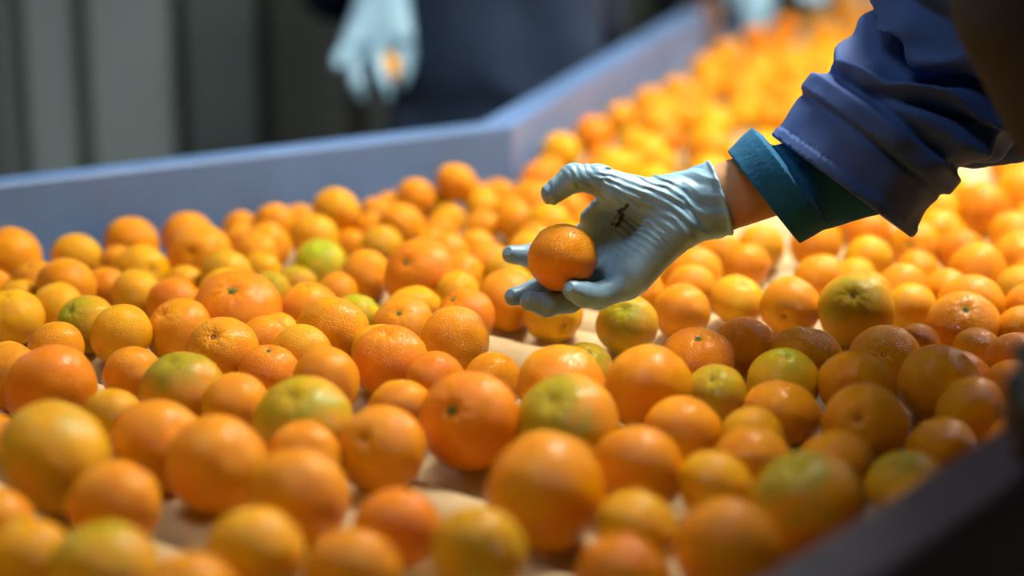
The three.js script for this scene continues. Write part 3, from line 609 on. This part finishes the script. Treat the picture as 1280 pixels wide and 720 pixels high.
const creases = (() => {   // folds of the thin rubber: across the thumb joint, over the palm, round the cuff
  const th0 = local(...P(735, 224).toArray()), ridge = (t) => { const s = Math.sin(t); return s * Math.abs(s) * 0.5 + s * 0.5; };
  return (x, y, z) => {
    const [a, b, c] = local(x, y, z); let w = 0;
    const n1 = N(a * 0.02, b * 0.02, c * 0.02), n2 = N(a * 0.05 + 9, b * 0.05, c * 0.05);
    // palm lines fan from the thumb web to the heel of the hand
    const ang = 0.95 + 0.0035 * b, q = a * Math.sin(ang) + b * Math.cos(ang), m1 = sstep(-48, -5, a) * sstep(92, 40, a) * sstep(48, 10, b) * (0.35 + 0.65 * sstep(-0.2, 0.3, n2));
    w += m1 * 0.0010 * ridge(q * 0.66 + 4.5 * n1 + 2 * n2);
    // cuff: long oblique pleats
    const m2 = sstep(2, -22, a) * (0.4 + 0.6 * sstep(-0.3, 0.3, n2)); w += m2 * 0.0010 * ridge(b * 0.26 + a * 0.20 + 5 * n1 + c * 0.05);
    // thumb: short rings round the bent joint
    const ta = a - th0[0], tb = b - th0[1], m3 = Math.exp(-(ta * ta + tb * tb) / 700); w += m3 * 0.0009 * ridge(ta * 0.62 + tb * 0.22 + n1 * 5 + n2 * 3) * (0.3 + 0.7 * sstep(-0.25, 0.2, n2));
    // fingers: faint rings
    const m4 = sstep(118, 132, a) * sstep(20, -5, b); w += m4 * 0.0006 * ridge(a * 0.6 + n2 * 4) * sstep(-0.1, 0.3, n1);
    return w;
  };
})();
const gloveField = (() => {
  const h = mainHand(0.0009);
  const tips = [[716, 363, 1.711, 10], [662, 376, 1.730, 10], [642, 371, 1.754, 9.5], [639, 318, 1.788, 9.5]].map(([x, y, d, r]) => { const n = V(0, 0, 0).addScaledVector(toEye, 0.75).add(V(-0.4, 0.35, 0)).normalize(); return { c: P(x, y, d).addScaledVector(n, px(r)), n }; });
  return (x, y, z) => {
    let d = h(x, y, z);
    if (d > 0.02) return d;
    d -= creases(x, y, z);
    const s = (x - cuffAt.x) * armAxis.x + (y - cuffAt.y) * armAxis.y + (z - cuffAt.z) * armAxis.z;
    d -= 0.0022 * Math.exp(-Math.pow((s + 0.002) / 0.0021, 2)) + 0.0016 * sstep(-0.07, 0, s);
    for (const t of tips) { const qx = x - t.c.x, qy = y - t.c.y, qz = z - t.c.z, ax = qx * t.n.x + qy * t.n.y + qz * t.n.z, rad = Math.sqrt(Math.max(0, qx * qx + qy * qy + qz * qz - ax * ax)); if (Math.abs(ax) < 0.008) d -= 0.0008 * Math.exp(-Math.pow((rad - 0.0042) / 0.0011, 2)); }
    return Math.max(d, s);
  };
})();
const stainPath = [[783, 257], [779, 262], [774, 264], [778, 266], [779, 271], [776, 277], [772, 281]].map(([x, y]) => [x, y]);
const stainAt = stainPath.map(([x, y]) => local(...P(x, y, 1.735).toArray()));
function gloveColour(x, y, z) {
  const [r, g, b] = tintGlove(x, y, z), [a, c] = local(x, y, z); let m = 0;
  for (let i = 0; i + 1 < stainAt.length; i++) {
    const p = stainAt[i], q = stainAt[i + 1], vx = q[0] - p[0], vy = q[1] - p[1]; const h = clamp(((a - p[0]) * vx + (c - p[1]) * vy) / (vx * vx + vy * vy));
    const d = Math.hypot(a - p[0] - vx * h, c - p[1] - vy * h) + 2.0 * N(a * 0.4, c * 0.4, 2); m = Math.max(m, sstep(3.6, 1.2, d));
  }
  for (const [sx, sy, sr] of [[767, 279, 2], [770, 271, 1.4], [764, 284, 1.2], [781, 268, 1.2]]) { const p = local(...P(sx, sy, 1.735).toArray()); m = Math.max(m, sstep(sr + 1, sr * 0.4, Math.hypot(a - p[0], c - p[1]))); }
  if (local(x, y, z)[2] < -5) m = 0;
  const grime = 0.55 * sstep(105, 165, a) + 0.12 * sstep(0.1, 0.5, N(a * 0.03, c * 0.03, 4));   // used fingertips
  const k = 1 - clamp(grime) * 0.55;
  return [r * k * 0.97 * (1 - m) + 0.02 * m, g * k * (1 - m) + 0.012 * m, b * k * (1 - m * 0.99) + 0.006 * m];
}
const [gLo, gHi] = [V(at(612, 0, 1.80).x, P(700, 405, 1.75).y - 0.02, -1.86), V(at(940, 0, 1.76).x, P(800, 190, 1.75).y + 0.03, -1.62)];
{ const b = new THREE.Box3(); for (const [x, y] of [[615, 195], [945, 195], [615, 400], [945, 400]]) for (const d of [1.685, 1.83]) b.expandByPoint(P(x, y, d)); gLo.copy(b.min); gHi.copy(b.max); }
const gloveGeo = solid(gloveField, gLo, gHi, 0.0014, gloveColour);
const skinGeo = (() => {
  const f = mainHand(-0.0012), [lo, hi] = bounds([P(625, 200), P(1040, 400), P(625, 400, 1.7), P(1040, 200, 1.83)], 0.01);
  const end = P(1030, 205, 1.757), g = solid((x, y, z) => { const s = (x - end.x) * armAxis.x + (y - end.y) * armAxis.y + (z - end.z) * armAxis.z; return Math.max(f(x, y, z) - 0.0004 * N(x * 120, y * 120, z * 120) - 0.0012 * N(x * 40, y * 40, z * 40), s); }, lo, hi, 0.003);
  return g;
})();
// rolled fleece cuff
const cuffAxis = P(1000, 211, 1.751).sub(P(956, 245, 1.757)).normalize(), cuffO = P(954, 246, 1.757);
const innerAxis = P(1064, 216, 1.754).sub(cuffO).normalize();
const cuffGeo = (() => {
  const f = (x, y, z) => {
    const q = V(x, y, z).sub(cuffO), s = q.dot(cuffAxis) / PX, r = q.addScaledVector(cuffAxis, -q.dot(cuffAxis)).length() / PX;
    const wob = 2.5 * N(x * 22, y * 22, z * 22) + 0.5 * N(x * 300, y * 300, z * 300);
    const fold = Math.hypot(Math.max(0, r - 70 + wob), Math.max(0, -s + 5, s - 42)) - 4 , outer = Math.max(r - 74 + wob - 3 * sstep(0, 30, s), -s, s - 47 + 4 * sstep(60, 75, r)), roll = fold;
    const q2 = V(x, y, z).sub(cuffO), s2 = q2.dot(innerAxis) / PX, r2 = q2.addScaledVector(innerAxis, -q2.dot(innerAxis)).length() / PX;
    const inner = Math.max(r2 - 57 + wob * 2, -s2 + 20, s2 - 150);
    const d = smin(Math.max(outer, -1e3), inner, 3), hole = Math.max(r - 62, s - 30);
    return Math.max(d, -hole) * PX * 0.8;
  };
  const [lo, hi] = bounds([cuffO, cuffO.clone().addScaledVector(cuffAxis, 175 * PX)], 0.075);
  return solid(f, lo, hi, 0.0024);
})();
// navy sleeve, gathered at the elbow, its turned end hanging open
const hemO = P(1046, 229, 1.757), hemAxis = P(1095, 164, 1.749).sub(hemO).normalize();
const elbow = P(1222, 104, 1.75), shoulder = P(1232, -215, 1.70);
const sleeveGeo = (() => {
  const base = join([cap(P(1025, 257, 1.757), P(1098, 166, 1.751), px(104), px(96)), cap(P(1098, 166, 1.751), elbow, px(94), px(86)), cap(elbow, P(1222, -20, 1.73), px(90), px(106)), cap(P(1222, -20, 1.73), shoulder, px(106), px(98)), cap(P(1100, 246, 1.757), P(1127, 284, 1.757), px(22), px(9))], 0.03);
  const surf = (x, y) => { for (let t = 1.5; t < 1.9; t += 0.002) { const p = P(x, y, t); if (base(p.x, p.y, p.z) < 0) return t; } return 1.75; };
  const rid = (pts, r) => { const q = pts.map(([x, y]) => P(x, y, surf(x, y) + 0.004)); return chain(q, q.map((_, i) => px(r) * (i === 0 || i === q.length - 1 ? 0.6 : 1))); };
  const ridges = [rid([[1044, 94], [1085, 103], [1130, 116], [1180, 120], [1230, 126]], 12), rid([[1106, 40], [1128, 70], [1160, 88], [1215, 92]], 11), rid([[1112, -10], [1140, 30], [1190, 48]], 10), rid([[1078, 130], [1120, 160], [1180, 158], [1240, 150]], 11), rid([[1150, 205], [1180, 190], [1230, 172], [1262, 160]], 10), rid([[1060, 92], [1098, 72], [1118, 40]], 11)].flat();
  const rf = join(ridges, 0.012);
  const f = (x, y, z) => {
    let d = base(x, y, z); if (d > 0.05) return d;
    d = smin(d, rf(x, y, z), 0.014);
    const qx = x - hemO.x, qy = y - hemO.y, qz = z - hemO.z, s = (qx * hemAxis.x + qy * hemAxis.y + qz * hemAxis.z) / PX;
    const soft = N(x * 14, y * 14, z * 14), fine = N(x * 38, y * 30, z * 38), gather = sstep(95, 150, s);
    d += 0.008 * soft * (0.4 + gather) + 0.0018 * fine + gather * 0.011 * Math.sin((x * 0.35 + y) * 105 + soft * 7);
    d -= 0.0050 * sstep(66, 70, s) * sstep(97, 93, s);          // the strap
    d -= 0.0018 * sstep(17, 13, s) - 0.001 * Math.exp(-Math.pow((s - 15) / 1.6, 2));   // turned hem and its seam
    d += 0.0025 * Math.exp(-Math.pow((s - 64) / 4, 2)) + 0.006 * Math.exp(-Math.pow((s - 104) / 7, 2));
    const inner = base(x, y, z) + 0.0075;
    d = Math.max(d, -Math.max(inner, (s - 60) * PX));
    return Math.max(d, -s * PX);
  };
  const [lo, hi] = bounds([P(960, 300, 1.66), P(960, 90, 1.66), P(1300, -240, 1.62), P(1330, 300, 1.86)], 0.02);
  return solid(f, lo, hi, 0.0032);
})();
{
  const hipC = V(0.93, 0.93, -1.52), right = V(0.3, 0, -0.95).normalize(), ctr = V(0.475, 1.34, -1.50);
  const shR = shoulder.clone(), shL = V(0.37, 1.385, -1.27);
  const wrL = P(1505, 372, 1.17), elL = V(0.66, 1.15, -1.28);
  const J = { hipL: hipC.clone().addScaledVector(right, -0.09), hipR: hipC.clone().addScaledVector(right, 0.09), waist: V(0.78, 1.09, -1.51), chest: V(0.56, 1.27, -1.50), neck: V(0.40, 1.44, -1.46), head: V(0.34, 1.585, -1.42), face: V(-0.72, -0.62, -0.28).normalize(), shL, shR, elL, elR: elbow.clone(), wrL, wrR: P(1005, 205, 1.757), knL: V(0.98, 0.42, -1.40), knR: V(0.96, 0.42, -1.63), anL: V(1.02, FLOOR + 0.09, -1.40), anR: V(1.0, FLOOR + 0.09, -1.62) };
  const lh = handCaps(wrL, P(1428, 412, 1.155).sub(wrL), V(-0.1, 0.35, -1), 0.95, [0.75, 0.75, 0.75, 0.75], 0.03);
  const [ll, lhh] = bounds([wrL, P(1262, 480, 1.14)], 0.1);
  const leftGlove = solid((x, y, z) => lh.f(x, y, z), ll, lhh, 0.0045);
  const sl = join([cap(shL, elL, 0.075, 0.068), cap(elL, wrL, 0.066, 0.048)], 0.04), [a, b] = bounds([shL, elL, wrL], 0.11), wa = wrL.clone().sub(elL).normalize();
  const leftSleeve = solid((x, y, z) => Math.max(sl(x, y, z) + 0.006 * N(x * 14, y * 14, z * 14), V(x, y, z).sub(wrL).dot(wa) + 0.02), a, b, 0.008);
  const bulk = [cap(P(1305, -190, 1.46), P(1318, 0, 1.45), px(80), px(90)), cap(P(1318, 0, 1.45), P(1368, 110, 1.455), px(90), px(84)), cap(P(1368, 110, 1.455), P(1480, 190, 1.47), px(84), px(95)), cap(P(1370, -40, 1.50), P(1500, 110, 1.54), px(110), px(120))];
  figure('sorter in navy sleeve and dark vest reaching over the table with an orange in hand', V(1.0, FLOOR, -1.51), J, {
    skin: [skinGeo], jacketName: 'vest', jacket: darkVest, noSleeves: true, hem: 0.98, extra: bulk, cell: 0.009,
    more: [['glove', gloveGeo, gloveMat, { label: 'pale blue rubber glove with a brown stain on the palm' }], ['fleece_cuff', cuffGeo, teal, { label: 'turned-back teal fleece cuff' }], ['sleeve', sleeveGeo, navy], ['glove', leftGlove, mat([0.03, 0.036, 0.033], 0.55), { label: 'glove on the table edge with shadow painted into its dark grey' }], ['sleeve', leftSleeve, navyDark]],  // left glove: the shadow on it is put into its dark colour
  });
}
// --- the sorter beyond the far wall
{
  const z0 = -3.5, c = at(620, 60, 3.55).x;
  const shR = V(c - 0.19, 1.24, z0), shL = V(c + 0.19, 1.24, z0), wrR = at(474, -70, 3.4), wrL = V(c + 0.10, 0.76, z0 - 0.20);
  const elR = V(c - 0.30, 1.05, z0 - 0.09), elL = V(c + 0.17, 0.98, z0 - 0.16);
  const J = { hipL: V(c + 0.085, 0.76, z0), hipR: V(c - 0.085, 0.76, z0), waist: V(c, 0.91, z0), chest: V(c, 1.12, z0 - 0.01), neck: V(c, 1.32, z0), head: V(c, 1.48, z0 + 0.04), face: V(0, -0.35, 0.94).normalize(), shL, shR, elL, elR, wrL, wrR, knL: V(c + 0.1, 0.36, z0), knR: V(c - 0.1, 0.36, z0), anL: V(c + 0.1, -0.03, z0), anR: V(c - 0.1, -0.03, z0) };
  // the hand hangs with its back to the viewer; thumb side towards the partition
  const F3 = (pts, r) => chain(pts.map(([x, y, d]) => at(x, y, d)), r.map((q) => q * 3.370 / F_PX)), k = 3.370 / F_PX;
  const palm = join([cap(at(472, -120, 3.440), at(478, -10, 3.400), 30 * k, 25 * k), cap(at(476, -10, 3.390), at(452, 46, 3.370), 22 * k, 15 * k), cap(at(480, -10, 3.390), at(470, 52, 3.370), 22 * k, 15 * k), cap(at(484, -10, 3.390), at(488, 50, 3.370), 22 * k, 15 * k), cap(at(490, -10, 3.390), at(504, 42, 3.370), 20 * k, 14 * k), cap(at(464, 0, 3.380), at(438, 52, 3.350), 18 * k, 12 * k)], 0.02);
  const fs = [F3([[440, 50, 3.350], [424, 72, 3.330], [420, 82, 3.320]], [10, 8, 6]), F3([[450, 48, 3.370], [440, 84, 3.350], [446, 108, 3.340], [451, 122, 3.350]], [11, 9, 8, 6]), F3([[470, 52, 3.370], [472, 88, 3.345], [480, 106, 3.340], [484, 120, 3.350]], [11, 9.5, 8.5, 6.5]), F3([[490, 50, 3.370], [503, 70, 3.370], [504, 92, 3.370], [503, 104, 3.375]], [11, 9, 8, 6.5]), F3([[506, 44, 3.370], [512, 66, 3.390], [509, 88, 3.400], [506, 100, 3.405]], [9, 8, 7, 5.5])].map((q) => join(q, 0.004));
  const [lo, hi] = bounds([at(415, -60, 3.320), at(530, 130, 3.420)], 0.06);
  const glove = solid((x, y, z) => { let e = 1e3; for (const q of fs) e = smin(e, q(x, y, z), 0.002); return smin(palm(x, y, z), e, 0.008); }, lo, hi, 0.004, tintGlove);
  const lh = handCaps(wrL, V(-0.1, -1, 0.1), V(0, 0, 1), 1, 0.3), [l2, h2] = bounds([wrL], 0.24);
  const glove2 = solid(lh.f, l2, h2, 0.006, tintGlove);
  figure('sorter in dark navy jacket standing behind the far grey wall, gloved hand hanging', V(c, FLOOR, z0), J, { jacket: mat([0.003, 0.018, 0.052], 0.9), hem: 0.765, more: [['glove', glove, gloveMat], ['glove', glove2, gloveMat]] });
  const m = mesh('orange', peel('y', 2, 14), peelMat, null, { label: 'orange half hidden by the fingers of the hand beyond the far wall', category: 'orange', group: 'oranges in gloved hands' });
  m.position.copy(at(484, 86, 3.375)); m.scale.set(0.030, 0.029, 0.030);
}
// --- the third sorter at the far end of the table
{
  const wr = at(940, -45, 4.5), base = at(930, 0, 5.0), c = base.x - 0.05, z0 = -5.1;
  const J = { hipL: V(c + 0.085, 0.76, z0), hipR: V(c - 0.085, 0.76, z0), waist: V(c, 0.93, z0), chest: V(c, 1.12, z0), neck: V(c, 1.32, z0), head: V(c, 1.48, z0 + 0.04), face: V(0.3, -0.35, 0.9).normalize(), shL: V(c + 0.19, 1.24, z0), shR: V(c - 0.19, 1.24, z0), elL: V(c + 0.3, 1.00, z0 + 0.05), elR: V(c - 0.28, 1.02, z0 + 0.1), wrL: V(wr.x + 0.12, wr.y + 0.02, wr.z + 0.0), wrR: wr, knL: V(c + 0.1, 0.36, z0), knR: V(c - 0.1, 0.36, z0), anL: V(c + 0.1, -0.03, z0), anR: V(c - 0.1, -0.03, z0) };
  const a = handCaps(J.wrR, V(0.1, -0.8, 0.6), V(-1, 0, 0.2), 1, 0.4), [l1, h1] = bounds([J.wrR], 0.22), b = handCaps(J.wrL, V(0.1, -0.7, 0.6), V(1, 0, 0.2), 1, 0.4), [l2, h2] = bounds([J.wrL], 0.22);
  figure('sorter in dark jacket bending a gloved hand over the fruit where the far wall ends', V(c, FLOOR, z0), J, { jacket: mat([0.03, 0.04, 0.06], 0.9), hem: 0.78, more: [['glove', solid(a.f, l1, h1, 0.006, tintGlove), gloveMat], ['glove', solid(b.f, l2, h2, 0.006, tintGlove), gloveMat]] });
}
scene.background = new THREE.Color(0, 0, 0);
renderer.render(scene, camera);
